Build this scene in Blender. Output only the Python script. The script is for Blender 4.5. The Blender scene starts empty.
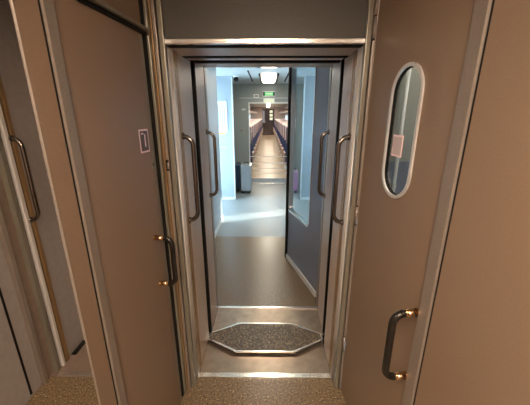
import bpy, bmesh, math, random
from mathutils import Vector, Matrix
random.seed(7)
S = bpy.context.scene
COL = S.collection
PI = math.pi

# ------------------------------------------------------------------ materials
def mat(name, rgb, rough=0.5, metal=0.0, noise=0.0, nscale=40.0, bump=0.0, stretch=None, emit=None, estr=0.0, spec=0.5, coat=0.0):
    m = bpy.data.materials.new(name); m.use_nodes = True
    nt = m.node_tree; b = nt.nodes['Principled BSDF']
    b.inputs['Base Color'].default_value = (*rgb, 1)
    b.inputs['Roughness'].default_value = rough
    b.inputs['Metallic'].default_value = metal
    b.inputs['Specular IOR Level'].default_value = spec
    if coat: b.inputs['Coat Weight'].default_value = coat
    if emit:
        b.inputs['Emission Color'].default_value = (*emit, 1)
        b.inputs['Emission Strength'].default_value = estr
    if noise or bump:
        tc = nt.nodes.new('ShaderNodeTexCoord'); mp = nt.nodes.new('ShaderNodeMapping')
        nt.links.new(tc.outputs['Object'], mp.inputs['Vector'])
        if stretch: mp.inputs['Scale'].default_value = stretch
        n = nt.nodes.new('ShaderNodeTexNoise'); n.inputs['Scale'].default_value = nscale
        n.inputs['Detail'].default_value = 4
        nt.links.new(mp.outputs['Vector'], n.inputs['Vector'])
        if noise:
            r = nt.nodes.new('ShaderNodeValToRGB')
            r.color_ramp.elements[0].position = 0.3; r.color_ramp.elements[1].position = 0.7
            r.color_ramp.elements[0].color = (*[c*(1-noise) for c in rgb], 1)
            r.color_ramp.elements[1].color = (*[min(1, c*(1+noise)) for c in rgb], 1)
            nt.links.new(n.outputs['Fac'], r.inputs['Fac']); nt.links.new(r.outputs['Color'], b.inputs['Base Color'])
        if bump:
            bp = nt.nodes.new('ShaderNodeBump'); bp.inputs['Strength'].default_value = bump
            bp.inputs['Distance'].default_value = 0.002
            nt.links.new(n.outputs['Fac'], bp.inputs['Height']); nt.links.new(bp.outputs['Normal'], b.inputs['Normal'])
    return m

def speckled(name, dark, mid, light, scale=260, rough=0.3, amt=0.62):
    m = mat(name, mid, rough)
    nt = m.node_tree; b = nt.nodes['Principled BSDF']
    tc = nt.nodes.new('ShaderNodeTexCoord')
    v = nt.nodes.new('ShaderNodeTexNoise'); v.inputs['Scale'].default_value = scale; v.inputs['Detail'].default_value = 2
    nt.links.new(tc.outputs['Object'], v.inputs['Vector'])
    r = nt.nodes.new('ShaderNodeValToRGB'); e = r.color_ramp.elements
    e[0].position = 0.38; e[0].color = (*dark, 1)
    e[1].position = amt + .06; e[1].color = (*light, 1)
    k = e.new(0.47); k.color = (*mid, 1); k = e.new(amt); k.color = (*mid, 1)
    nt.links.new(v.outputs['Fac'], r.inputs['Fac']); nt.links.new(r.outputs['Color'], b.inputs['Base Color'])
    return m

def glass(name, tint=(0.93, 0.97, 0.97), refl=0.06):
    m = bpy.data.materials.new(name); m.use_nodes = True
    nt = m.node_tree; nt.nodes.remove(nt.nodes['Principled BSDF'])
    t = nt.nodes.new('ShaderNodeBsdfTransparent'); t.inputs['Color'].default_value = (*tint, 1)
    g = nt.nodes.new('ShaderNodeBsdfGlossy'); g.inputs['Roughness'].default_value = 0.02
    mx = nt.nodes.new('ShaderNodeMixShader'); mx.inputs['Fac'].default_value = refl
    nt.links.new(t.outputs[0], mx.inputs[1]); nt.links.new(g.outputs[0], mx.inputs[2])
    nt.links.new(mx.outputs[0], nt.nodes['Material Output'].inputs['Surface'])
    return m

M = dict(
    taupe=mat('taupe_panel', (0.228, 0.154, 0.103), 0.40, 0.0, noise=0.05, nscale=160, bump=0.06),
    lintel=mat('dark_grey_panel', (0.085, 0.078, 0.066), 0.5, 0.0, noise=0.06, nscale=90),
    steel=mat('brushed_steel', (0.52, 0.46, 0.40), 0.33, 0.85, noise=0.10, nscale=30, stretch=(1, 1, .03)),
    steelfl=mat('steel_floor_plate', (0.32, 0.25, 0.19), 0.34, 0.75, noise=0.16, nscale=14, bump=0.05),
    bright=mat('polished_steel', (0.80, 0.77, 0.72), 0.22, 0.9),
    chrome=mat('chrome_tube', (0.22, 0.19, 0.165), 0.16, 1.0),
    strip=mat('satin_strip', (0.29, 0.24, 0.20), 0.38, 0.4, noise=0.06, nscale=120),
    cham=mat('champagne_trim', (0.25, 0.225, 0.175), 0.34, 0.4, noise=0.08, nscale=25, stretch=(1, 1, .05)),
    ochre=mat('ochre_edge', (0.27, 0.155, 0.06), 0.4, 0.2),
    rib=mat('ribbed_grey_seal', (0.74, 0.70, 0.65), 0.35, 0.2),
    reveal=mat('reveal_panel', (0.56, 0.445, 0.355), 0.42, 0.1, noise=0.06, nscale=50),
    black=mat('black_rubber', (0.010, 0.009, 0.008), 0.7, spec=.15),
    blackm=mat('black_grip', (0.03, 0.026, 0.022), 0.25, 0.6),
    bronze=mat('bronze_end', (0.62, 0.40, 0.22), 0.2, 1.0),
    speck=speckled('speckled_floor', (0.075, 0.050, 0.028), (0.20, 0.137, 0.075), (0.56, 0.42, 0.24), 100, 0.30),
    tread=speckled('speckled_tread', (0.035, 0.027, 0.018), (0.11, 0.078, 0.046), (0.44, 0.32, 0.18), 115, 0.45, 0.60),
    sgrey=mat('side_wall_grey', (0.36, 0.32, 0.29), 0.42, 0.1, noise=0.06, nscale=25),
    sill=mat('reddish_sill', (0.30, 0.22, 0.17), 0.45, 0.3, noise=0.1, nscale=18),
    bluegrey=mat('blue_grey_panel', (0.23, 0.25, 0.32), 0.32, 0.1),
    paleblue=mat('pale_blue_laminate', (0.40, 0.46, 0.51), 0.4),
    greygreen=mat('grey_green_laminate', (0.31, 0.34, 0.31), 0.4),
    white=mat('white_enamel', (0.80, 0.82, 0.82), 0.35),
    ceil=mat('ceiling_white', (0.56, 0.58, 0.57), 0.5),
    ceilw=mat('saloon_ceiling', (0.72, 0.58, 0.42), 0.5),
    saloon=mat('saloon_wall', (0.70, 0.56, 0.51), 0.5),
    tan=mat('aisle_tan', (0.32, 0.225, 0.135), 0.38, noise=0.18, nscale=3),
    navy=mat('navy_fabric', (0.022, 0.030, 0.11), 0.85, noise=0.2, nscale=60),
    beige=mat('beige_shell', (0.36, 0.24, 0.18), 0.5),
    cover=mat('headrest_cloth', (0.78, 0.60, 0.56), 0.8),
    greenp=mat('green_sign', (0.08, 0.55, 0.16), 0.4, emit=(0.10, 0.75, 0.22), estr=0.35),
    signw=mat('pale_sign', (0.85, 0.90, 0.72), 0.4, emit=(0.9, 1.0, 0.7), estr=0.12),
    yellow=mat('yellow_sticker', (0.85, 0.75, 0.12), 0.5),
    red=mat('red_print', (0.75, 0.10, 0.12), 0.5),
    pink=mat('pink_shell', (0.66, 0.36, 0.58), 0.35, noise=.12, nscale=30),
    pinkw=mat('pink_paper', (0.86, 0.66, 0.68), 0.5),
    lilac=mat('lilac_sticker', (0.55, 0.46, 0.47), 0.5),
    silver=mat('silver_shell', (0.42, 0.50, 0.56), 0.28, 0.6),
    bluesh=mat('dark_blue_shell', (0.03, 0.07, 0.14), 0.3, 0.1),
    dkprint=mat('dark_print', (0.09, 0.065, 0.06), 0.4),
    darkdoor=mat('dark_door', (0.008, 0.008, 0.011), 0.8, spec=.1),
    olive=mat('olive_grey_wall', (0.36, 0.355, 0.30), 0.45),
    rackd=mat('rack_dark', (0.06, 0.05, 0.05), 0.5),
    lampc=mat('cool_lamp', (1, 1, 1), 0.4, emit=(1.0, 0.88, 0.70), estr=11.0),
    lampw=mat('warm_lamp', (1, 1, 1), 0.4, emit=(1.0, 0.80, 0.62), estr=28.0),
    lamps=mat('saloon_lamp', (1, 1, 1), 0.4, emit=(1.0, 0.82, 0.66), estr=30.0),
    pane=glass('clear_glass', refl=0.05),
    tinted=glass('tinted_glass', (0.82, 0.88, 0.90), 0.09),
    shade=glass('shaded_glass', (0.5, 0.49, 0.48), 0.06),
    ovalf=mat('pale_oval_frame', (0.66, 0.64, 0.61), 0.3, 0.3),
    dayfl=speckled('daylit_floor', (0.20, 0.225, 0.23), (0.27, 0.30, 0.305), (0.36, 0.38, 0.37), 90, 0.42),  # bluish daylight on the floor put into the base colour
    frost=mat('frosted_band', (0.85, 0.86, 0.84), 0.5),
)

# ------------------------------------------------------------------ mesh helpers
def box(bm, x0, x1, y0, y1, z0, z1, bev=0.0):
    b = bmesh.new()
    bmesh.ops.create_cube(b, size=1)
    for v in b.verts:
        v.co = Vector(((x0+x1)/2 + v.co.x*abs(x1-x0), (y0+y1)/2 + v.co.y*abs(y1-y0), (z0+z1)/2 + v.co.z*abs(z1-z0)))
    if bev: bmesh.ops.bevel(b, geom=b.edges[:], offset=bev, segments=2, affect='EDGES', profile=.6)
    _merge(bm, b); return bm
def _merge(bm, b):
    me = bpy.data.meshes.new('t'); b.to_mesh(me); b.free(); bm.from_mesh(me); bpy.data.meshes.remove(me)
def prism(bm, pts, z0, z1, axis='z'):
    """polygon extruded; axis z: pts are (x,y); axis y: pts are (x,z)."""
    def P(p, h): return (p[0], p[1], h) if axis == 'z' else (p[0], h, p[1])
    b = bmesh.new()
    lo = [b.verts.new(P(p, z0)) for p in pts]; hi = [b.verts.new(P(p, z1)) for p in pts]
    n = len(pts)
    b.faces.new(lo); b.faces.new(hi)
    for i in range(n): b.faces.new((lo[i], lo[(i+1) % n], hi[(i+1) % n], hi[i]))
    bmesh.ops.recalc_face_normals(b, faces=b.faces[:])
    _merge(bm, b); return bm
def ring_prism(bm, outer, inner, z0, z1, axis='y'):
    def P(p, h): return (p[0], p[1], h) if axis == 'z' else (p[0], h, p[1])
    b = bmesh.new(); n = len(outer)
    a = [[b.verts.new(P(p, h)) for p in L] for L in (outer, inner) for h in (z0, z1)]
    o0, o1, i0, i1 = a
    for k in range(n):
        j = (k+1) % n
        for q in ((o0, o1), (i1, i0), (o1, i1), (i0, o0)):
            b.faces.new((q[0][k], q[0][j], q[1][j], q[1][k]))
    bmesh.ops.recalc_face_normals(b, faces=b.faces[:])
    _merge(bm, b); return bm
def capsule(cx, cz, w, h, n=14):
    r = w/2; pts = []
    for i in range(n+1):
        a = PI*i/n; pts.append((cx+r*math.cos(a), cz+h/2-r+r*math.sin(a)))
    for i in range(n+1):
        a = PI+PI*i/n; pts.append((cx+r*math.cos(a), cz-h/2+r+r*math.sin(a)))
    return pts
def rrect(cx, cz, w, h, r, n=6):
    pts = []
    for sx, sz, a0 in ((1, 1, 0), (-1, 1, PI/2), (-1, -1, PI), (1, -1, 1.5*PI)):
        for i in range(n+1):
            a = a0+PI/2*i/n
            pts.append((cx+sx*(w/2-r)+r*math.cos(a), cz+sz*(h/2-r)+r*math.sin(a)))
    return pts
def tube(bm, pts, r, n=14):
    pts = [Vector(p) for p in pts]; b = bmesh.new(); rings = []
    ref = None
    for i, p in enumerate(pts):
        d = (pts[min(i+1, len(pts)-1)] - pts[max(i-1, 0)]).normalized()
        if ref is None:
            ref = d.orthogonal().normalized()
        ref = (ref - d*ref.dot(d)).normalized()
        s = d.cross(ref)
        rings.append([b.verts.new(p + (ref*math.cos(2*PI*k/n)+s*math.sin(2*PI*k/n))*r) for k in range(n)])
    for a, c in zip(rings, rings[1:]):
        for k in range(n):
            f = b.faces.new((a[k], a[(k+1) % n], c[(k+1) % n], c[k])); f.smooth = True
    b.faces.new(rings[0]); b.faces.new(rings[-1])
    bmesh.ops.recalc_face_normals(b, faces=b.faces[:])
    _merge(bm, b); return bm
def cyl(bm, p0, p1, r, n=16): return tube(bm, [p0, p1], r, n)
def fillet(p0, c, p1, r, n=6):
    c = Vector(c); a = (Vector(p0)-c).normalized(); b = (Vector(p1)-c).normalized()
    out = []
    A, B = c+a*r, c+b*r; O = c+a*r+b*r
    for i in range(n+1):
        t = PI/2*i/n
        out.append(O - b*r*math.cos(t) - a*r*math.sin(t))
    return out
def dome(bm, c, r, flat=1.0, n=18):
    b = bmesh.new(); bmesh.ops.create_uvsphere(b, u_segments=n, v_segments=n//2, radius=r)
    for v in b.verts: v.co = Vector((v.co.x, v.co.y, v.co.z*flat)) + Vector(c)
    for f in b.faces: f.smooth = True
    _merge(bm, b); return bm

def NB(): return bmesh.new()
def obj(name, bm, m, parent=None, loc=None, rz=0, label=None, cat=None, group=None, kind=None):
    me = bpy.data.meshes.new(name); bm.to_mesh(me); bm.free()
    me.materials.append(M[m] if isinstance(m, str) else m)
    o = bpy.data.objects.new(name, me); COL.objects.link(o)
    if parent: o.parent = parent
    if loc: o.location = loc
    if rz: o.rotation_euler.z = rz
    tag(o, label, cat, group, kind); return o
def tag(o, label=None, cat=None, group=None, kind=None):
    if label: o['label'] = label
    if cat: o['category'] = cat
    if group: o['group'] = group
    if kind: o['kind'] = kind
    return o
def thing(name, label, cat, loc=(0, 0, 0), rz=0, group=None, kind=None):
    o = bpy.data.objects.new(name, None); COL.objects.link(o); o.empty_display_size = .1
    o.location = loc; o.rotation_euler.z = rz
    return tag(o, label, cat, group, kind)
def dup(root, loc, rz=0, label=None, group=None):
    r = root.copy(); COL.objects.link(r); r.location = loc; r.rotation_euler = (0, 0, rz)
    if label: r['label'] = label
    if group: r['group'] = group
    for ch in list(root.children):
        c = ch.copy(); COL.objects.link(c); c.parent = r
        for g in list(ch.children):
            d = g.copy(); COL.objects.link(d); d.parent = c
    return r
def st(name, bm, m, label, cat, parent=None, loc=None, rz=0):
    return obj(name, bm, m, parent, loc, rz, label, cat, None, 'structure')

CZ = 2.25            # ceiling height
XL, XR = -0.440, 0.410   # reveal sides of the near gangway frame

# ================================================================== NEAR CAR: shell
st('floor', box(NB(), -1.48, 1.48, -3.2, 1.43, -.05, 0), 'speck', 'dark brown speckled floor in front of the doorway sill', 'floor')
st('ceiling', box(NB(), -1.48, 1.48, -3.2, 1.80, CZ, CZ+.05), 'ceil', 'pale ceiling over the brown vestibule', 'ceiling')
st('wall_back', box(NB(), -1.48, 1.48, -3.25, -3.2, 0, CZ), 'saloon', 'warm pale wall closing the near vestibule', 'wall')
st('wall_right', box(NB(), 1.36, 1.48, -3.2, 1.80, 0, CZ), 'sgrey', 'grey outer wall beyond the oval window door', 'wall')
st('wall_front_right', box(NB(), 0.50, 1.36, 1.71, 1.76, 0, CZ), 'olive', 'olive grey end wall seen through the oval window', 'wall')
st('wall_front_left', box(NB(), -1.36, -0.54, 1.74, 1.78, 0, CZ), 'sgrey', 'grey end wall at the far corner behind the brown partition', 'wall')

# left outer wall with its side-door jamb -----------------------------------
b = NB(); box(b, -1.40, -1.36, 1.57, 1.74, 0, CZ); box(b, -1.48, -1.36, -3.2, 0.45, 0, CZ); box(b, -1.48, -1.37, 0.45, 1.57, 2.02, CZ); box(b, -1.48, -1.43, 0.45, 1.80, 0, CZ)
st('wall_left', b, 'sgrey', 'grey outer side wall glimpsed past the brown partition', 'wall')
j = thing('trim_1', 'striped metal jamb of the side entrance at the left', 'door frame', kind='structure')
obj('edge_strip', box(NB(), -1.375, -1.352, 1.545, 1.57, 0, 2.02, .003), 'ochre', j, label='ochre edge strip')
obj('seal', box(NB(), -1.40, -1.365, 1.527, 1.545, 0, 2.02), 'black', j, label='black rubber seal')
obj('jamb_bar', box(NB(), -1.385, -1.350, 1.505, 1.527, 0, 2.02, .004), 'rib', j)
obj('seal', box(NB(), -1.40, -1.372, 1.490, 1.505, 0, 2.02), 'black', j, label='black rubber seal')
obj('jamb_bar', box(NB(), -1.39, -1.358, 1.462, 1.490, 0, 2.02, .004), 'cham', j)
obj('jamb_channel', box(NB(), -1.42, -1.385, 1.40, 1.462, 0, 2.02), 'sill', j)
obj('jamb_bar', box(NB(), -1.40, -1.372, 1.375, 1.40, 0, 2.02, .004), 'steel', j)
obj('jamb_foot', box(NB(), -1.385, -1.33, 1.60, 1.73, 0, .012), 'black', j)
d3 = thing('door_3', 'dark grey side entrance door at the far left edge', 'door', kind='structure')
obj('door_leaf', box(NB(), -1.42, -1.395, 0.45, 1.375, 0.0, 2.02, .004), 'sgrey', d3)
obj('groove', box(NB(), -1.396, -1.392, 1.285, 1.297, 0.02, 2.0), 'black', d3)
st('trim_2', box(NB(), -1.48, -0.52, 1.43, 1.80, -.05, 0.004), 'sill', 'reddish metal floor strip behind the brown partition', 'sill')
st('trim_3', box(NB(), -1.34, -0.56, 1.425, 1.455, 0.0, 0.012, .002), 'steel', 'thin metal edge bar across the floor behind the brown partition', 'floor edging')

# ---------------------------------------------------------------- left partition (door, strip, end panel)
PHL = math.atan2(1, .1); KL = math.hypot(1, .1)
LO = (-.625, 0, 0)                     # local x runs forward along the partition, -y faces the aisle
def sl(Y): return Y*KL
d1 = thing('door_1', 'plain brown door with small dark sticker beside the doorway', 'door', LO, PHL, kind='structure')
obj('door_leaf', box(NB(), sl(.829), sl(1.252), 0.0, .035, .01, 1.915, .003), 'taupe', d1)
obj('door_edge', box(NB(), sl(1.253), sl(1.278), 0.002, .035, .01, 1.915), 'cham', d1, label='pale metal door edge')
def grab(parent, x, z0, z1, q, r, bend, mid='chrome', ends=None, flange=True):
    """D handle in the local x-z plane, standing out to -y by q."""
    h = obj('handle', NB(), mid, parent)
    a, bt = (x, 0, z1), (x, 0, z0)
    path = [Vector(a)] + fillet(a, (x, -q, z1), (x, -q, z0), bend) + fillet((x, -q, z1), (x, -q, z0), bt, bend) + [Vector(bt)]
    bm = tube(NB(), path, r); bm.to_mesh(h.data); bm.free(); 
    for p in h.data.polygons: p.use_smooth = True
    if ends:
        for z in (z0, z1):
            obj('end_sleeve', cyl(NB(), (x, 0, z), (x, -q*.55, z), r*1.02), ends, h, label='bronze coloured end')
    if flange:
        for z in (z0, z1):
            obj('mount', cyl(NB(), (x, 0.0, z), (x, -.005, z), r*1.2), 'bronze' if ends else 'chrome', h)
    return h
grab(d1, sl(1.188), .842, 1.074, .078, .0115, .034, 'blackm', 'bronze')
s_ = obj('sticker', box(NB(), sl(1.161), sl(1.231), -.0012, 0, 1.452, 1.545), 'pinkw', d1, label='small white bordered dark sticker')
obj('print', box(NB(), sl(1.167), sl(1.225), -.0018, -.001, 1.459, 1.538), 'dkprint', s_)
b = box(NB(), sl(1.197), sl(1.205), -.0024, -.0016, 1.475, 1.525); box(b, sl(1.175), sl(1.192), -.0024, -.0016, 1.525, 1.531)
obj('symbol', b, 'pinkw', s_)
k_ = obj('lock', box(NB(), sl(1.235), sl(1.246), -.004, 0, 1.375, 1.415, .002), 'cham', d1)
obj('keyhole', box(NB(), sl(1.2385), sl(1.2425), -.005, -.003, 1.388, 1.402), 'black', k_)

st('trim_4', box(NB(), sl(.791), sl(.826), -.010, .03, 0, CZ, .003), 'strip', 'satin metal strip between brown door and brown end panel', 'trim', None, LO, PHL)
st('trim_5', box(NB(), sl(.7865), sl(.7915), -.002, .03, 0, CZ), 'black', 'thin dark joint beside the satin strip on the left', 'trim', None, LO, PHL)
p = thing('wall_partition_left', 'brown partition end panel beside the grey side entrance', 'wall', LO, PHL, kind='structure')
obj('panel', box(NB(), sl(.7185), sl(.7865), 0, .005, 0, CZ), 'taupe', p)
obj('panel_edge', box(NB(), sl(.7170), sl(.7190), -.001, .0055, 0, CZ, .0005), 'strip', p, label='pale metal edge')
hd = thing('trim_6', 'door header with metal rail above the brown door', 'trim', LO, PHL, kind='structure')
obj('header_panel', box(NB(), sl(.829), sl(1.30), .012, .04, 1.925, CZ), 'taupe', hd)
obj('rail', box(NB(), sl(.829), sl(1.298), -.022, .04, 1.918, 1.930, .003), 'cham', hd)
obj('seal', box(NB(), sl(.829), sl(1.298), -.008, .03, 1.905, 1.918), 'black', hd)

# ---------------------------------------------------------------- right partition (oval window door, strip, side panel)
PHR = math.atan2(-1, .1)
RO = (.4455, 1.35, 0)                  # local x runs toward the viewer, -y faces the aisle
def sr(Y): return (1.35-Y)*KL
d2 = thing('door_2', 'brown hinged door with oval window and grab handle', 'door', RO, PHR, kind='structure')
W = .545; ocx, ocz, ow, oh = .292, 1.534, .180, .452
b = bmesh.new()
# door leaf with a capsule shaped hole
outer = [(0.006, .01), (W, .01), (W, CZ-.03), (0.006, CZ-.03)]
inner = capsule(ocx, ocz, ow, oh)
def plate_hole(bm, outer, inner, y0, y1):
    for y, flip in ((y0, False), (y1, True)):
        ov = [bm.verts.new((p[0], y, p[1])) for p in outer]; iv = [bm.verts.new((p[0], y, p[1])) for p in inner]
        es = []
        for L in (ov, iv):
            for k in range(len(L)): es.append(bm.edges.new((L[k], L[(k+1) % len(L)])))
        bmesh.ops.triangle_fill(bm, use_beauty=True, use_dissolve=False, edges=es)
    def side(L):
        n = len(L)
        for k in range(n):
            p, q = L[k], L[(k+1) % n]
            if p == q: continue
            vs = [bm.verts.new((p[0], y0, p[1])), bm.verts.new((q[0], y0, q[1])), bm.verts.new((q[0], y1, q[1])), bm.verts.new((p[0], y1, p[1]))]
            bm.faces.new(vs)
    side(outer); side(inner)
    bmesh.ops.remove_doubles(bm, verts=bm.verts[:], dist=1e-5)
    bmesh.ops.recalc_face_normals(bm, faces=bm.faces[:])
    return bm
# keep capsule points distinct
def uniq(L):
    o = []
    for p in L:
        if not o or (abs(p[0]-o[-1][0])+abs(p[1]-o[-1][1])) > 1e-6: o.append(p)
    return o
obj('door_leaf', plate_hole(b, outer, uniq(inner), 0.0, .012), 'taupe', d2)
wf = obj('window_frame', ring_prism(NB(), capsule(ocx, ocz, ow+.016, oh+.016), capsule(ocx, ocz, ow-.008, oh-.008), -.006, .004), 'ovalf', d2, label='polished oval window frame')
obj('gasket', ring_prism(NB(), capsule(ocx, ocz, ow-.004, oh-.004), capsule(ocx, ocz, ow-.012, oh-.012), .000, .013), 'black', wf)
pn = obj('window_pane', prism(NB(), uniq(capsule(ocx, ocz, ow-.010, oh-.010)), .005, .009, 'y'), 'tinted', d2)
s_ = obj('sticker', box(NB(), .236, .304, .0032, .0045, 1.452, 1.530), 'pinkw', pn, label='pale bordered sticker on the glass')
obj('print', box(NB(), .241, .299, .0024, .0033, 1.458, 1.524), 'lilac', s_)
grab(d2, .536, .705, .972, .082, .0125, .038, 'blackm', 'bronze')
for z0, z1 in ((1.905, 1.985), (1.985+.006, 2.06), (1.08, 1.17), (.30, .39)):
    h = obj('hinge', cyl(NB(), (-.004, -.006, z0), (-.004, -.006, z1), .0085), 'strip', d2)
    obj('pin', cyl(NB(), (-.004, -.006, z0-.008), (-.004, -.006, z1+.006), .0045), 'black', h)
st('trim_7', box(NB(), W+.006, W+.052, -.010, .03, 0, CZ, .003), 'strip', 'satin metal strip beside the oval window door handle', 'trim', None, RO, PHR)
st('trim_8', box(NB(), W+.052, W+.056, -.002, .03, 0, CZ), 'black', 'thin dark joint beside the satin strip on the right', 'trim', None, RO, PHR)
st('wall_partition_right', box(NB(), W+.056, 2.2, 0, .03, 0, CZ), 'taupe', 'brown partition panel nearest the viewer past the oval window door', 'wall', None, RO, PHR)

# items behind the oval window, plus an added lamp
st('trim_9', box(NB(), .50, 1.34, 1.700, 1.71, 0, 1.34), 'bluegrey', 'blue grey lower wall panel seen through the oval window', 'wall panel')
pp = thing('vertical_pipe', 'thin white vertical pipe seen through the oval window', 'pipe', (.741, 1.66, 0))
obj('pipe', cyl(NB(), (0, 0, 0), (0, 0, CZ), .010), 'white', pp)
for z in (.5, 1.2, 1.9): obj('bracket', box(NB(), -.018, .018, .0, .05, z-.012, z+.012, .002), 'steel', pp)
lp = thing('ceiling_lamp', 'added unseen square lamp lighting the space behind the oval window door', 'lamp', (.92, 1.2, CZ))  # added lamp, out of view, brightens what shows through the oval pane
obj('frame', ring_prism(NB(), rrect(0, 0, .30, .30, .02), rrect(0, 0, .25, .25, .02), -.02, 0, 'z'), 'white', lp)
obj('diffuser', prism(NB(), rrect(0, 0, .25, .25, .02), -.014, -.002), 'lampw', lp)

# ---------------------------------------------------------------- near gangway frame
fr = thing('trim_10', 'layered metal frame around the near side of the doorway', 'door frame', kind='structure')
def fbox(name, m, o0, o1, y0, y1, z0, z1, side, xl=XL, xr=XR, par=None, bev=.002):
    par = par or fr
    if side < 0: return obj(name, box(NB(), xl-o1, xl-o0, y0, y1, z0, z1, bev), m, par)
    return obj(name, box(NB(), xr+o0, xr+o1, y0, y1, z0, z1, bev), m, par)
def ribs(side, y0, y1, z0, z1, n, x):
    b = NB(); w = (y1-y0)/n
    for i in range(n):
        y = y0+w*(i+.5)
        cyl(b, (x, y, z0), (x, y, z1), w*.5, 10)
    return b
for sd in (-1, 1):
    X = XL if sd < 0 else XR
    fbox('face_strip', 'cham', 0.0, .022, 1.36, 1.39, 0, CZ, sd, bev=.004)
    fbox('groove', 'black', .022, .026, 1.375, 1.39, 0, CZ, sd)
    fbox('post', 'strip', .026, .040, 1.352, 1.39, 0, CZ, sd, bev=.003)
    if sd < 0:
        fbox('post_edge', 'ochre', .040, .047, 1.345, 1.39, 0, CZ, sd)
        fbox('post', 'cham', .047, .060, 1.318, 1.39, 0, CZ, sd, bev=.003)
        fbox('seal', 'black', .058, .075, 1.30, 1.39, 0, CZ, sd)
    else:
        fbox('seal', 'black', .040, .046, 1.362, 1.39, 0, CZ, sd)
        fbox('post', 'cham', .046, .09, 1.372, 1.39, 0, CZ, sd, bev=.003)
    ye = 1.78 if sd < 0 else 1.70
    obj('ribbed_seal', ribs(sd, 1.398, 1.448, 0.004, 1.89, 5, X+sd*.001), 'rib', fr, label='ribbed pale grey seal')
    fbox('backing', 'black', 0.016, .03, 1.39, ye, 0, 1.95, sd)
    fbox('bead', 'black', 0.003, .016, 1.479, 1.490, 0.004, 1.89, sd)
    fbox('bead', 'black', 0.002, .016, 1.533, 1.538, 0.004, 1.89, sd)
    fbox('bead', 'black', 0.003, .016, 1.450, 1.456, 0.004, 1.89, sd)
    fbox('reveal_edge', 'steel', -.001, .016, 1.458, 1.476, 0.004, 1.89, sd)
    fbox('reveal_edge', 'ochre', -.002, .016, 1.490, 1.532, 0.004, 1.89, sd)
    fbox('reveal_panel', 'reveal', -.002, .016, 1.540, ye, 0.004, 1.89, sd, bev=.003)
st('wall_front', box(NB(), XL-.06, XR+.06, 1.378, 1.42, 1.908, CZ), 'lintel', 'dark grey panel above the doorway', 'wall')
obj('lintel_bar', box(NB(), XL, XR, 1.358, 1.392, 1.888, 1.908, .003), 'bright', fr, label='bright lintel bar')
obj('lintel_seal', box(NB(), XL, XR, 1.392, 1.425, 1.884, 1.92), 'black', fr)
obj('soffit', box(NB(), XL, XR, 1.425, 1.62, 1.887, 1.92, .003), 'reveal', fr)
obj('soffit_seal', box(NB(), XL, XR, 1.62, 1.665, 1.884, 1.92), 'black', fr)
obj('soffit', box(NB(), XL, XR, 1.67, 1.77, 1.892, 1.92, .003), 'reveal', fr)
stk = thing('door_striker', 'small dark latch plate on the frame left of the doorway', 'latch', (XL-.033, 1.352, 1.372))
obj('plate', box(NB(), -.008, .006, -.004, 0, -.026, .026, .001), 'black', stk)
obj('tongue', box(NB(), -.001, .007, -.008, -.003, -.016, .016, .001), 'bright', stk)

# bellows gap
bl = thing('wall_bellows', 'black rubber bellows between the two metal frames', 'bellows', (0, 0, 0), kind='structure')
for sd in (-1, 1):
    b = NB(); X0 = (XL if sd < 0 else XR)+sd*.035
    for i in range(4):
        y = 1.79+.013*i
        prism(b, [(X0, y), (X0-sd*.012, y+.0065), (X0, y+.013), (X0+sd*.03, y+.013), (X0+sd*.03, y)], 0, 1.95)
    obj('side_fold', b, 'black', bl)
b = NB()
for i in range(4):
    y = 1.79+.013*i; box(b, XL-.035, XR+.035, y, y+.010, 1.915, 1.96)
obj('top_fold', b, 'black', bl)
b = NB(); box(b, -.54, -.50, 1.785, 2.118, -.1, 2.06); box(b, .49, .53, 1.765, 2.118, -.1, 2.06); box(b, -.54, .53, 1.765, 2.118, 2.0, 2.06); box(b, -.54, .53, 1.46, 2.14, -.12, -.045)
box(b, -.54, -.482, 1.775, 1.785, 0, 2.06); box(b, .452, .53, 1.715, 1.725, 0, 2.06); box(b, .49, .53, 1.72, 1.77, 0, 2.06)
st('wall_gangway', b, 'black', 'dark outer tunnel around the bellows', 'wall')
b = NB(); box(b, -.54, .50, 1.425, 1.80, 2.065, CZ)
st('ceiling_gangway', b, 'black', 'dark roof over the gangway between the cars', 'ceiling')

# ---------------------------------------------------------------- sill plates + octagonal bridge plate
sp = thing('sill_plate', 'worn steel sill plate on the near side of the octagonal plate', 'floor plate', (0, 0, 0))
obj('plate', box(NB(), XL+.003, XR-.003, 1.46, 1.80, -.03, .003), 'steelfl', sp)
obj('edge_bar', box(NB(), XL+.003, XR-.003, 1.428, 1.462, -.03, .010, .002), 'bright', sp, label='bright front edge')
sp = thing('sill_plate', 'worn steel sill plate on the far side of the octagonal plate', 'floor plate', (0, 0, 0))
obj('plate', box(NB(), -.428, .428, 1.815, 2.115, -.03, .003), 'steelfl', sp)
obj('edge_bar', box(NB(), -.428, .428, 2.113, 2.14, -.03, .010, .002), 'bright', sp, label='bright far edge')
obj('joint', box(NB(), -.5, .5, 1.79, 1.9, -.035, -.004), 'black', bl)
bp = thing('bridge_plate', 'octagonal speckled bridge plate with bright rim across the sill', 'floor plate', (-.015, 1.757, 0))
oc = [(-.425, -.024), (-.205, -.146), (.205, -.146), (.422, -.024), (.422, .030), (.205, .146), (-.205, .146), (-.425, .030)]
def inset(P, k): return [(x*(1-k*.55), y*(1-k*1.3)) for x, y in P]
obj('shadow_support', prism(NB(), inset(oc, .05), .003, .022), 'black', bp)  # black here stands for the shadow under the plate edges
obj('rim', ring_prism(NB(), oc, inset(oc, .062), .022, .032, 'z'), 'bright', bp, label='bright metal rim')
obj('tread', prism(NB(), inset(oc, .060), .020, .0295), 'tread', bp, label='brown speckled tread')

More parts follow.
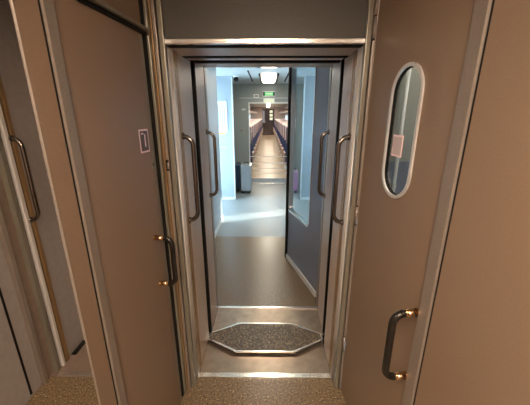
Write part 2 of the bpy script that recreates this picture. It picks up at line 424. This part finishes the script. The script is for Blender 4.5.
# ---------------------------------------------------------------- grab handles on the frames
def grab_handle(label, loc, rz, group, q=.052, L=.455):
    t = thing('grab_handle', label, 'handle', loc, rz, group)
    r, bend = .0118, .048
    a, c = (0, 0, L), (0, 0, 0)
    path = [Vector(a)] + fillet(a, (0, -q, L), (0, -q, 0), bend) + fillet((0, -q, L), (0, -q, 0), c, bend) + [Vector(c)]
    o = obj('bar', tube(NB(), path, r), 'chrome', t)
    for z in (0, L):
        m = obj('mount', cyl(NB(), (0, .002, z), (0, -.010, z), .0165), 'chrome', t)
        obj('screw', cyl(NB(), (0, -.009, z+.018 if z else -.018), (0, -.002, z+.018 if z else -.018), .005), 'bronze', m)
    return t
G = 'long tubular grab handles'
grab_handle('curved steel grab handle on the near frame, left of the doorway', (XL+.002, 1.508, 1.040), PI/2, G)
grab_handle('curved steel grab handle on the near frame, right of the doorway', (XR-.002, 1.478, 1.040), -PI/2, G)
grab_handle('dark grab handle on the far frame, left of the blue vestibule', (-.428, 2.065, 1.030), PI/2, G)
grab_handle('dark grab handle on the far frame, beside the glazed screen', (.428, 2.065, 1.030), -PI/2, G)
grab_handle('dark grab handle on the grey side entrance at the left edge', (-1.352, 1.535, 1.028), PI/2, G)

# ================================================================== FAR CAR
f2 = thing('trim_11', 'metal frame around the far side of the doorway', 'door frame', kind='structure')
for sd in (-1, 1):
    xl, xr = -.430, .425
    fbox('reveal_panel', 'reveal', 0, .03, 1.85, 2.09, .004, 1.915, sd, xl, xr, f2, .004)
    fbox('seal', 'black', -.001, .05, 1.825, 1.849, .004, 1.915, sd, xl, xr, f2)
    fbox('groove', 'black', .006, .03, 2.09, 2.104, .004, 1.915, sd, xl, xr, f2)
    fbox('reveal_edge', 'strip', -.002, .04, 2.104, 2.165, .004, 1.915, sd, xl, xr, f2, .004)
obj('lintel', box(NB(), -.47, .47, 1.88, 2.165, 1.912, 1.95, .004), 'reveal', f2)
obj('lintel_seal', box(NB(), -.43, .42, 1.84, 1.88, 1.893, 1.915), 'black', f2)
b = NB(); box(b, -1.44, -.46, 2.12, 2.16, 0, CZ); box(b, .46, 1.44, 2.12, 2.16, 0, CZ); box(b, -.46, .46, 2.12, 2.16, 1.95, CZ)
st('wall_gangway_end', b, 'paleblue', 'end wall of the next car around the far frame', 'wall')
CX = .03
st('floor_vestibule', box(NB(), -1.44, 1.44, 2.14, 3.66, -.05, 0), 'speck', 'brown speckled floor just past the sill, beside the glazed screen', 'floor')
st('floor_entrance', box(NB(), -1.44, 1.44, 3.66, 6.84, -.05, 0), 'dayfl', 'floor painted paler for bluish daylight between the side entrances and the aisle doorway', 'floor')  # paler stretch stands in for daylight falling on the floor
st('ceiling_vestibule', box(NB(), -1.44, 1.44, 2.12, 6.84, CZ, CZ+.05), 'ceil', 'pale ceiling of the bright vestibule', 'ceiling')
st('wall_vestibule_left', box(NB(), -1.44, -.722, 2.16, 4.36, 0, CZ), 'paleblue', 'pale blue wall just inside the far frame on the left', 'wall')
st('baseboard_left', box(NB(), -.722, -.712, 2.16, 4.36, 0, .07), 'white', 'white skirting under the pale blue left wall', 'skirting')
st('wall_cabinet_left', box(NB(), -1.44, -.640, 5.48, 5.60, 0, CZ), 'paleblue', 'pale blue cabinet wall with notice board, left of the luggage', 'wall')
st('baseboard_cabinet_left', box(NB(), -1.42, -.636, 5.468, 5.48, 0, .05), 'white', 'white skirting at the foot of the notice board wall', 'skirting')
st('wall_cabinet_right', box(NB(), .645, 1.44, 5.48, 5.60, 0, CZ), 'paleblue', 'pale blue cabinet wall seen through the glazed screen', 'wall')
st('baseboard_cabinet_right', box(NB(), .641, 1.42, 5.468, 5.48, 0, .05), 'white', 'white skirting under the cabinet wall behind the glazed screen', 'skirting')
st('trim_12', box(NB(), -.650, -.632, 5.462, 5.485, 0.05, CZ, .003), 'white', 'pale corner strip on the edge of the notice board wall', 'trim')
st('trim_13', box(NB(), .637, .655, 5.462, 5.485, 0.05, CZ, .003), 'white', 'pale corner strip on the cabinet behind the glazed screen', 'trim')

# side doors of the vestibule
def side_door(name, sx, label, wl):
    b = NB(); X0, X1 = (sx*1.40, sx*1.44)
    x0, x1 = min(X0, X1), max(X0, X1)
    y0, y1 = (4.36, 5.48) if sx < 0 else (2.16, 5.48)
    dy0, dy1 = 4.40, 5.44
    if y0 < dy0: box(b, x0, x1, y0, dy0, 0, CZ)
    box(b, x0, x1, dy1, 6.84, 0, CZ); box(b, x0, x1, dy0, dy1, 2.0, CZ)
    st(wl[0], b, 'paleblue', wl[1], 'wall')
    d = thing(name, label, 'door', (sx*1.42, 4.92, 0), kind='structure')
    wx, ww_ = (0, .90) if sx < 0 else (.20, .32)  # unseen windows sized for light: wide left for daylight, narrow right for sun streak
    wz, wh_ = (1.02, 1.78) if sx < 0 else (1.25, 1.10)
    leaf = bmesh.new()
    # leaf in local x(y) plane: build as plate with window hole in x-z then rotate
    plate_hole(leaf, [(-.52, 0.0), (.52, 0.0), (.52, 2.0), (-.52, 2.0)], uniq(rrect(wx, wz, ww_, wh_, .08)), -.02, .02)
    l = obj('door_leaf', leaf, 'white', d, rz=PI/2)
    g = prism(NB(), uniq(rrect(wx, wz, ww_+.01, wh_+.01, .08)), -.004, .004, 'y')
    obj('window_pane', g, 'pane', d, rz=PI/2)
    obj('window_gasket', ring_prism(NB(), rrect(wx, wz, ww_+.04, wh_+.04, .09), rrect(wx, wz, ww_-.01, wh_-.01, .08), -.024, .024), 'black', d, rz=PI/2)
side_door('door_4', -1, 'side entrance door with large window, left of the bright vestibule', ('wall_side_left', 'pale side wall around the left entrance of the bright vestibule'))
side_door('door_5', 1, 'side entrance door with narrow window shaped for the sun streak, behind the glazed screen', ('wall_side_right', 'pale side wall around the right entrance of the bright vestibule'))

# glazed screen on the right, swung at an angle
ax, ay, bx_, by_ = .224, 3.065, .446, 2.287
ang = math.atan2(ay-by_, ax-bx_); LEN = math.hypot(ax-bx_, ay-by_)
gs = thing('glazed_screen', 'blue grey glazed screen with large rounded window, right of the vestibule', 'screen', (bx_, by_, 0), ang)
# local x from near edge to far edge; +y faces the aisle (left)
wcx, wcz, ww, wh = (0.235+LEN-.035)/2, 1.375, LEN-.035-.235, 1.55
leaf = bmesh.new(); plate_hole(leaf, [(0, .012), (LEN-.02, .012), (LEN-.02, 2.22), (0, 2.22)], uniq(rrect(wcx, wcz, ww, wh, .05)), -.04, 0)
obj('panel', leaf, 'bluegrey', gs)
obj('window_frame', ring_prism(NB(), rrect(wcx, wcz, ww+.024, wh+.024, .06), rrect(wcx, wcz, ww-.004, wh-.004, .05), -.044, .006), 'bright', gs, label='bright rounded window trim')
obj('window_pane', prism(NB(), uniq(rrect(wcx, wcz, ww, wh, .05)), -.022, -.016, 'y'), 'tinted', gs)
obj('edge_post', box(NB(), LEN-.02, LEN+.020, -.030, .020, 0, 2.24, .008), 'black', gs, label='black edge post')
obj('kick_rail', box(NB(), 0, LEN, -.004, .016, 0, .055, .005), 'rib', gs, label='pale kick rail')

# bulkhead with opening
b = NB()
BX0, BX1, BT = -.440, .500, 1.868
box(b, -1.44, BX0, 6.80, 6.86, 0, CZ); box(b, BX1, 1.44, 6.80, 6.86, 0, CZ); box(b, BX0, BX1, 6.80, 6.86, BT, CZ)
st('wall_bulkhead', b, 'greygreen', 'grey green bulkhead around the aisle doorway', 'wall')
b = NB(); box(b, BX0, BX0+.022, 6.785, 6.875, 0, BT, .003); box(b, BX1-.022, BX1, 6.785, 6.875, 0, BT, .003); box(b, BX0, BX1, 6.785, 6.875, BT-.02, BT+.004, .003)
st('trim_14', b, 'white', 'white jamb trim around the aisle doorway', 'trim')
st('trim_15', box(NB(), BX0, BX1, 6.78, 6.93, -.02, .018, .003), 'bright', 'bright steel threshold under the aisle doorway', 'sill')
st('trim_16', box(NB(), -.64, .645, 6.79, 6.80, 1.955, 1.965), 'white', 'thin pale joint line across the bulkhead above the doorway', 'trim')
gd = thing('sliding_glass_door', 'glass aisle door with white horizontal bands near the floor', 'door', (CX, 6.895, 0))
obj('pane', box(NB(), -.445, .445, -.005, .005, .03, 1.84), 'pane', gd)
for z in (.655, .50, .375, .255):
    obj('band', box(NB(), -.445, .445, -.0065, -.0055, z-.008, z+.008), 'frost', gd, label='white frosted band')
obj('bottom_rail', box(NB(), -.445, .445, -.015, .015, .02, .13, .003), 'silver', gd)
obj('pull_handle', cyl(NB(), (-.39, -.03, .9), (-.39, -.03, 1.2), .010), 'chrome', gd)

# fittings on bulkhead
ex = thing('exit_sign', 'small green lit sign above the aisle doorway', 'sign', (CX-.01, 6.80, 2.045))
obj('housing', box(NB(), -.135, .135, -.03, 0, -.055, .055, .006), 'white', ex)
obj('panel', box(NB(), -.10, .10, -.034, -.028, -.036, .036), 'greenp', ex, label='green lit panel')
obj('legend', box(NB(), -.075, .075, -.036, -.033, -.010, .012), 'signw', ex)
for s in (-1, 1): obj('end_mark', box(NB(), s*.112-.016, s*.112+.016, -.036, -.028, -.042, .042), 'black', ex)
ds = thing('display_sign', 'pale yellow lit plate just over the aisle doorway', 'sign', (CX-.01, 6.785, 1.905))
obj('housing', box(NB(), -.125, .125, -.02, 0, -.062, .046, .004), 'white', ds)
obj('face', box(NB(), -.115, .115, -.024, -.018, -.052, .038), 'signw', ds)
sb = thing('speaker_box', 'small pale box left of the green sign', 'box', (-.265, 6.801, 2.00))
obj('case', box(NB(), -.055, .055, -.04, 0, -.038, .038, .006), 'white', sb)
obj('grille', box(NB(), -.030, .040, -.044, -.038, -.022, .022), 'sgrey', sb)
sw = thing('wall_switch', 'small white switch plate high on the bulkhead left of the aisle doorway', 'switch', (-.545, 6.80, 1.72))
obj('plate', box(NB(), -.04, .04, -.012, 0, -.018, .018, .003), 'white', sw)
obj('toggle', box(NB(), -.010, .010, -.02, -.010, -.006, .006), 'sgrey', sw)
kn = thing('coat_hook', 'small dark round hook on the bulkhead above the luggage', 'hook', (-.70+.0, 5.47, 1.30))
kn.location = (-.60, 6.801, 1.26)
obj('rose', cyl(NB(), (0, 0, 0), (0, -.008, 0), .028), 'steel', kn); obj('grip', cyl(NB(), (0, -.008, 0), (0, -.03, 0), .017), 'blackm', kn)
rs = thing('red_notice', 'pale sign with red print on the bulkhead behind the glazed screen', 'sign', (.585, 6.801, 1.42))
obj('sheet', box(NB(), -.045, .045, -.006, 0, -.11, .11), 'white', rs)
obj('print', box(NB(), -.030, .030, -.008, -.005, -.075, .03), 'red', rs)
# notice board on cabinet wall
nb = thing('notice_board', 'white framed notice panel with vertical ribs on the pale blue cabinet wall', 'notice board', (-.845, 5.48, 1.565))
obj('frame', ring_prism(NB(), rrect(0, 0, .20, .54, .015), rrect(0, 0, .175, .515, .012), -.016, 0), 'white', nb)
obj('sheet', box(NB(), -.088, .088, -.008, 0, -.258, .258), 'white', nb)
b = NB()
for i in range(4): box(b, -.062+.036*i, -.050+.036*i, -.011, -.007, -.20, .22)
obj('ribs', b, 'paleblue', nb)
ys = obj('yellow_label', box(NB(), -.10, .06, -.006, 0, -.02, .02), 'yellow', None, (-.845, 5.482, 1.275), label='yellow label strip under the white notice panel', cat='label')
for i, (z, w, l) in enumerate(((1.13, .17, 'upper slim dark slot below the yellow label strip'), (1.01, .17, 'lower slim dark slot below the yellow label strip'))):
    v = thing('wall_slot', l, 'slot', (-.845, 5.48, z), group='slim slots on the cabinet wall')
    obj('recess', box(NB(), -w/2, w/2, -.004, 0, -.008, .008), 'sgrey', v); obj('lip', box(NB(), -w/2, w/2, -.014, -.003, .007, .014), 'white', v)
# dome camera
dc = thing('dome_camera', 'small dark ball camera under the vestibule ceiling', 'camera', (-.55, 5.35, CZ))
obj('base', cyl(NB(), (0, 0, 0), (0, 0, -.03), .055), 'white', dc); obj('ball', dome(NB(), (0, 0, -.055), .042), 'black', dc)

# ceiling lights of the vestibule
def vest_light(y, label, L=1.22):
    t = thing('ceiling_light', label, 'ceiling light', (CX-.018, y, CZ), 0, 'vestibule ceiling lights')
    b = NB()
    for s in (-1, 1): box(b, s*.148-.020, s*.148+.020, -L/2, L/2, -.03, 0, .006)
    obj('side_rail', b, 'rackd', t, label='dark side rails')
    b = NB()
    prism(b, uniq(rrect(0, 0, .245, L, .10)), -.014, -.002)
    prism(b, uniq(rrect(0, 0, .225, L-.03, .09)), -.030, -.014)
    obj('diffuser', b, 'lampc', t)
    arc = [(-.105+.21*k/10, L*.16+.10*(1-((k-5)/5)**2)*-1, -.031) for k in range(11)]
    obj('seam', tube(NB(), arc, .008, 8), 'sgrey', t)
    return t
vest_light(5.72, 'rounded bright ceiling light nearest the green sign')
vest_light(3.75, 'rounded bright ceiling light behind the doorway lintel')
for s, l in ((-1, 'dark slit vent in the ceiling left of the bright light'), (1, 'dark slit vent in the ceiling right of the bright light')):
    v = thing('slit_vent', l, 'vent', (.013+s*.323, 5.55, CZ), group='slit vents in the vestibule ceiling')
    obj('slot', box(NB(), -.014, .014, -.75, .75, -.004, 0), 'black', v)
    obj('lip', box(NB(), .014, .022, -.75, .75, -.008, 0), 'ceil', v)

# suitcases
def suitcase(label, loc, w, d, h, m, rz=0, nr=5):
    t = thing('suitcase', label, 'suitcase', loc, rz)
    sh = obj('shell', box(NB(), -w/2, w/2, -d/2, d/2, .05, h, .025), m, t)
    b = NB()
    for i in range(nr):
        x = -w/2+w*(i+.5)/nr; box(b, x-.008, x+.008, -d/2-.014, d/2+.014, .09, h-.04, .003)
    obj('ribs', b, m, sh)
    for sx in (-1, 1):
        for sy in (-1, 1):
            obj('wheel', cyl(NB(), (sx*(w/2-.04)-.012, sy*(d/2-.035), .024), (sx*(w/2-.04)+.012, sy*(d/2-.035), .024), .024), 'black', t)
    b = tube(NB(), [(-w*.2, 0, h-.005)] + fillet((-w*.2, 0, h-.01), (-w*.2, 0, h+.035), (w*.2, 0, h+.035), .02) + fillet((-w*.2, 0, h+.035), (w*.2, 0, h+.035), (w*.2, 0, h-.01), .02) + [(w*.2, 0, h-.005)], .008)
    obj('carry_handle', b, 'black', t)
    obj('zip_band', box(NB(), -w/2-.003, w/2+.003, -.008, .008, .07, h-.02, .003), 'black', t)
    return t
suitcase('silver ribbed suitcase standing beside the aisle doorway', (-.462, 6.12, 0), .22, .40, .60, 'silver', 0, 4)
suitcase('dark blue suitcase between the silver suitcase and the cabinet wall', (-.650, 6.27, 0), .110, .42, .58, 'bluesh', 0, 2)
suitcase('pink suitcase seen low through the glazed screen', (.555, 6.10, 0), .17, .30, .47, 'pink')

# ================================================================== SALOON
Y0, Y1 = 6.86, 24.6
st('floor_saloon', box(NB(), -1.44, 1.44, 6.84, Y1, -.05, 0), 'tan', 'tan floor running down the aisle between the seats', 'floor')
st('ceiling_saloon', box(NB(), -1.44, 1.44, 6.84, Y1, 2.20, 2.25), 'ceilw', 'warm cream ceiling above the seats', 'ceiling')
wn = 1
for sx, side in ((-1, 'left'), (1, 'right')):
    b = NB(); x0, x1 = sorted((sx*1.40, sx*1.44))
    box(b, x0, x1, Y0, Y1, 0, .80); box(b, x0, x1, Y0, Y1, 1.55, 2.25)
    nbay = 9; wdt = (Y1-Y0)/nbay
    for i in range(nbay+1):
        yy = Y0+wdt*i; box(b, x0, x1, max(Y0, yy-.14), min(Y1, yy+.14), .80, 1.55)
    st('wall_saloon_'+side, b, 'saloon', 'warm pale wall with windows along the seats on the %s of the aisle' % side, 'wall')
    for i in range(nbay):
        st('window_%d' % wn, box(NB(), sx*1.42-.004, sx*1.42+.004, Y0+wdt*i+.14, Y0+wdt*(i+1)-.14, .80, 1.55), 'shade',
           '%s saloon window from the glass door on the %s' % (('first second third fourth fifth sixth seventh eighth ninth'.split())[i], side), 'window')
        wn += 1
    rk = thing('luggage_rack', 'long overhead luggage rack on the %s of the aisle' % side, 'luggage rack', (sx*1.40, Y0, 1.72))
    xx0, xx1 = sorted((0, -sx*.50))
    obj('shelf', box(NB(), xx0, xx1, .1, Y1-Y0-.3, 0, .03, .005), 'rackd', rk)
    e0, e1 = sorted((-sx*.50, -sx*.54))
    obj('front_rail', box(NB(), e0, e1, .1, Y1-Y0-.3, -.02, .07, .008), 'beige', rk)
    for i in range(5):
        y = 1.5+i*3.6; obj('bracket', box(NB(), xx0, xx1, y, y+.03, .03, .2), 'beige', rk)
ew = NB(); box(ew, -1.44, -.46, Y1, Y1+.05, 0, 2.25); box(ew, .50, 1.44, Y1, Y1+.05, 0, 2.25); box(ew, -.46, .50, Y1, Y1+.05, 2.08, 2.25)
st('wall_saloon_end', ew, 'beige', 'warm wall at the far end of the aisle', 'wall')
ed = thing('door_6', 'dark door with small pale panes closing the far end of the aisle', 'door', (.02, Y1+.02, 0), kind='structure')
obj('door_leaf', box(NB(), -.48, .48, -.02, .02, 0, 2.08), 'darkdoor', ed)
obj('side_panel', box(NB(), -.46, -.30, -.03, -.018, 1.0, 1.95), 'bluegrey', ed)
for z in (1.20, 1.48, 1.76): obj('window_pane', box(NB(), .12, .36, -.03, -.018, z, z+.20), 'signw', ed, label='pale pane')
for i, nm in enumerate('first second third fourth fifth'.split()):
    t = thing('strip_light', '%s warm ceiling strip light from the glass door above the aisle' % nm, 'ceiling light', (.02, 8.6+3.5*i, 2.20), group='saloon ceiling lights')
    obj('frame', ring_prism(NB(), rrect(0, 0, .26, 2.4, .03), rrect(0, 0, .20, 2.34, .03), -.02, 0, 'z'), 'white', t)
    obj('diffuser', prism(NB(), rrect(0, 0, .20, 2.34, .03), -.014, -.002), 'lamps', t)

def double_seat(label, loc, group):
    t = thing('double_seat', label, 'seat', loc, 0, group)
    hw = .47
    for s in (-1, 1):
        c = s*hw/2
        # cushion and reclined backrest: profiles in y-z, faced forward (+y)
        obj('cushion', box(NB(), c-.215, c+.215, -.02, .46, .34, .47, .03), 'navy', t)
        b = box(NB(), c-.215, c+.215, -.05, .05, 0, .90, .035)
        bmesh.ops.rotate(b, verts=b.verts[:], cent=(0, 0, 0), matrix=Matrix.Rotation(math.radians(12), 3, 'X'))
        bmesh.ops.translate(b, verts=b.verts[:], vec=(0, -.01, .42))
        bk = obj('backrest', b, 'navy', t)
        b = box(NB(), c-.205, c+.205, -.062, -.045, .50, .86, .006)
        bmesh.ops.rotate(b, verts=b.verts[:], cent=(0, 0, 0), matrix=Matrix.Rotation(math.radians(12), 3, 'X'))
        bmesh.ops.translate(b, verts=b.verts[:], vec=(0, -.01, .42))
        obj('back_shell', b, 'beige', bk, label='beige back shell')
        b = box(NB(), c-.19, c+.19, -.068, .058, .50, .91, .012)
        bmesh.ops.rotate(b, verts=b.verts[:], cent=(0, 0, 0), matrix=Matrix.Rotation(math.radians(12), 3, 'X'))
        bmesh.ops.translate(b, verts=b.verts[:], vec=(0, -.01, .42))
        obj('headrest_cover', b, 'cover', bk, label='pale headrest cover')
    for x in (-hw, 0, hw):
        b = box(NB(), x-.025, x+.025, -.08, .38, .60, .645, .012); box(b, x-.018, x+.018, -.06, .30, .34, .61, .01)
        obj('armrest', b, 'beige', t)
    b = box(NB(), -.42, .42, .04, .36, .28, .34, .01)
    obj('frame', b, 'rackd', t)
    for s in (-1, 1):
        b = box(NB(), s*.36-.03, s*.36+.03, .14, .24, .0, .29, .006); box(b, s*.36-.035, s*.36+.035, .0, .42, 0, .03, .006)
        obj('leg', b, 'white', t)
    return t
NUM = 'first second third fourth fifth sixth seventh eighth ninth tenth eleventh twelfth thirteenth fourteenth fifteenth sixteenth'.split()
proto = None
for side, sx in (('left', -1), ('right', 1)):
    for i, nm in enumerate(NUM):
        lab = 'navy double seat %s from the glass door, left of the aisle' % nm if sx < 0 else 'navy double seat %s from the glass door, right of the aisle' % nm
        loc = (.02+sx*.895, 7.75+1.03*i, 0); g = 'double seats %s of the aisle' % side
        if proto is None: proto = double_seat(lab, loc, g)
        else: dup(proto, loc, 0, lab, g)

# ================================================================== near ceiling lamps
def near_lamp(x, y, w, l, label):
    t = thing('ceiling_lamp', label, 'lamp', (x, y, CZ), 0)
    obj('frame', ring_prism(NB(), rrect(0, 0, w+.05, l+.05, .02), rrect(0, 0, w, l, .02), -.02, 0, 'z'), 'white', t)
    obj('diffuser', prism(NB(), rrect(0, 0, w, l, .02), -.014, -.002), 'lampw', t)
near_lamp(0.0, -.45, .44, 1.0, 'rectangular warm lamp nearest the doorway above the brown vestibule')
near_lamp(0.0, -1.85, .44, 1.0, 'second rectangular warm lamp behind the viewer')
near_lamp(-.95, .1, .30, .40, 'small warm lamp above the side entrance on the left')

# ================================================================== light from outside
w = bpy.data.worlds.new('World'); S.world = w; w.use_nodes = True
bg = w.node_tree.nodes['Background']; bg.inputs['Color'].default_value = (.60, .81, 1.0, 1); bg.inputs['Strength'].default_value = 10.5
sun = bpy.data.lights.new('sun', 'SUN'); sun.energy = 7; sun.angle = .01; sun.color = (1, .93, .8)
so = bpy.data.objects.new('sun', sun); COL.objects.link(so)
so.rotation_euler = Vector((-1.5, -.55, -1.0)).to_track_quat('-Z', 'Y').to_euler()

# ================================================================== camera
cam = bpy.data.cameras.new('camera'); co = bpy.data.objects.new('camera', cam); COL.objects.link(co)
cam.sensor_width = 36; cam.lens = 288.6/530*36; cam.clip_start = .02
co.location = (0, 0, 1.6)
co.rotation_euler = (PI/2-math.radians(16.87), 0, math.radians(.57))
S.camera = co
vs = S.view_settings
S.display_settings.display_device = 'sRGB'
vs.view_transform = 'Standard'; vs.look = 'None'; vs.exposure = 0.5; vs.gamma = 1; vs.use_curve_mapping = False
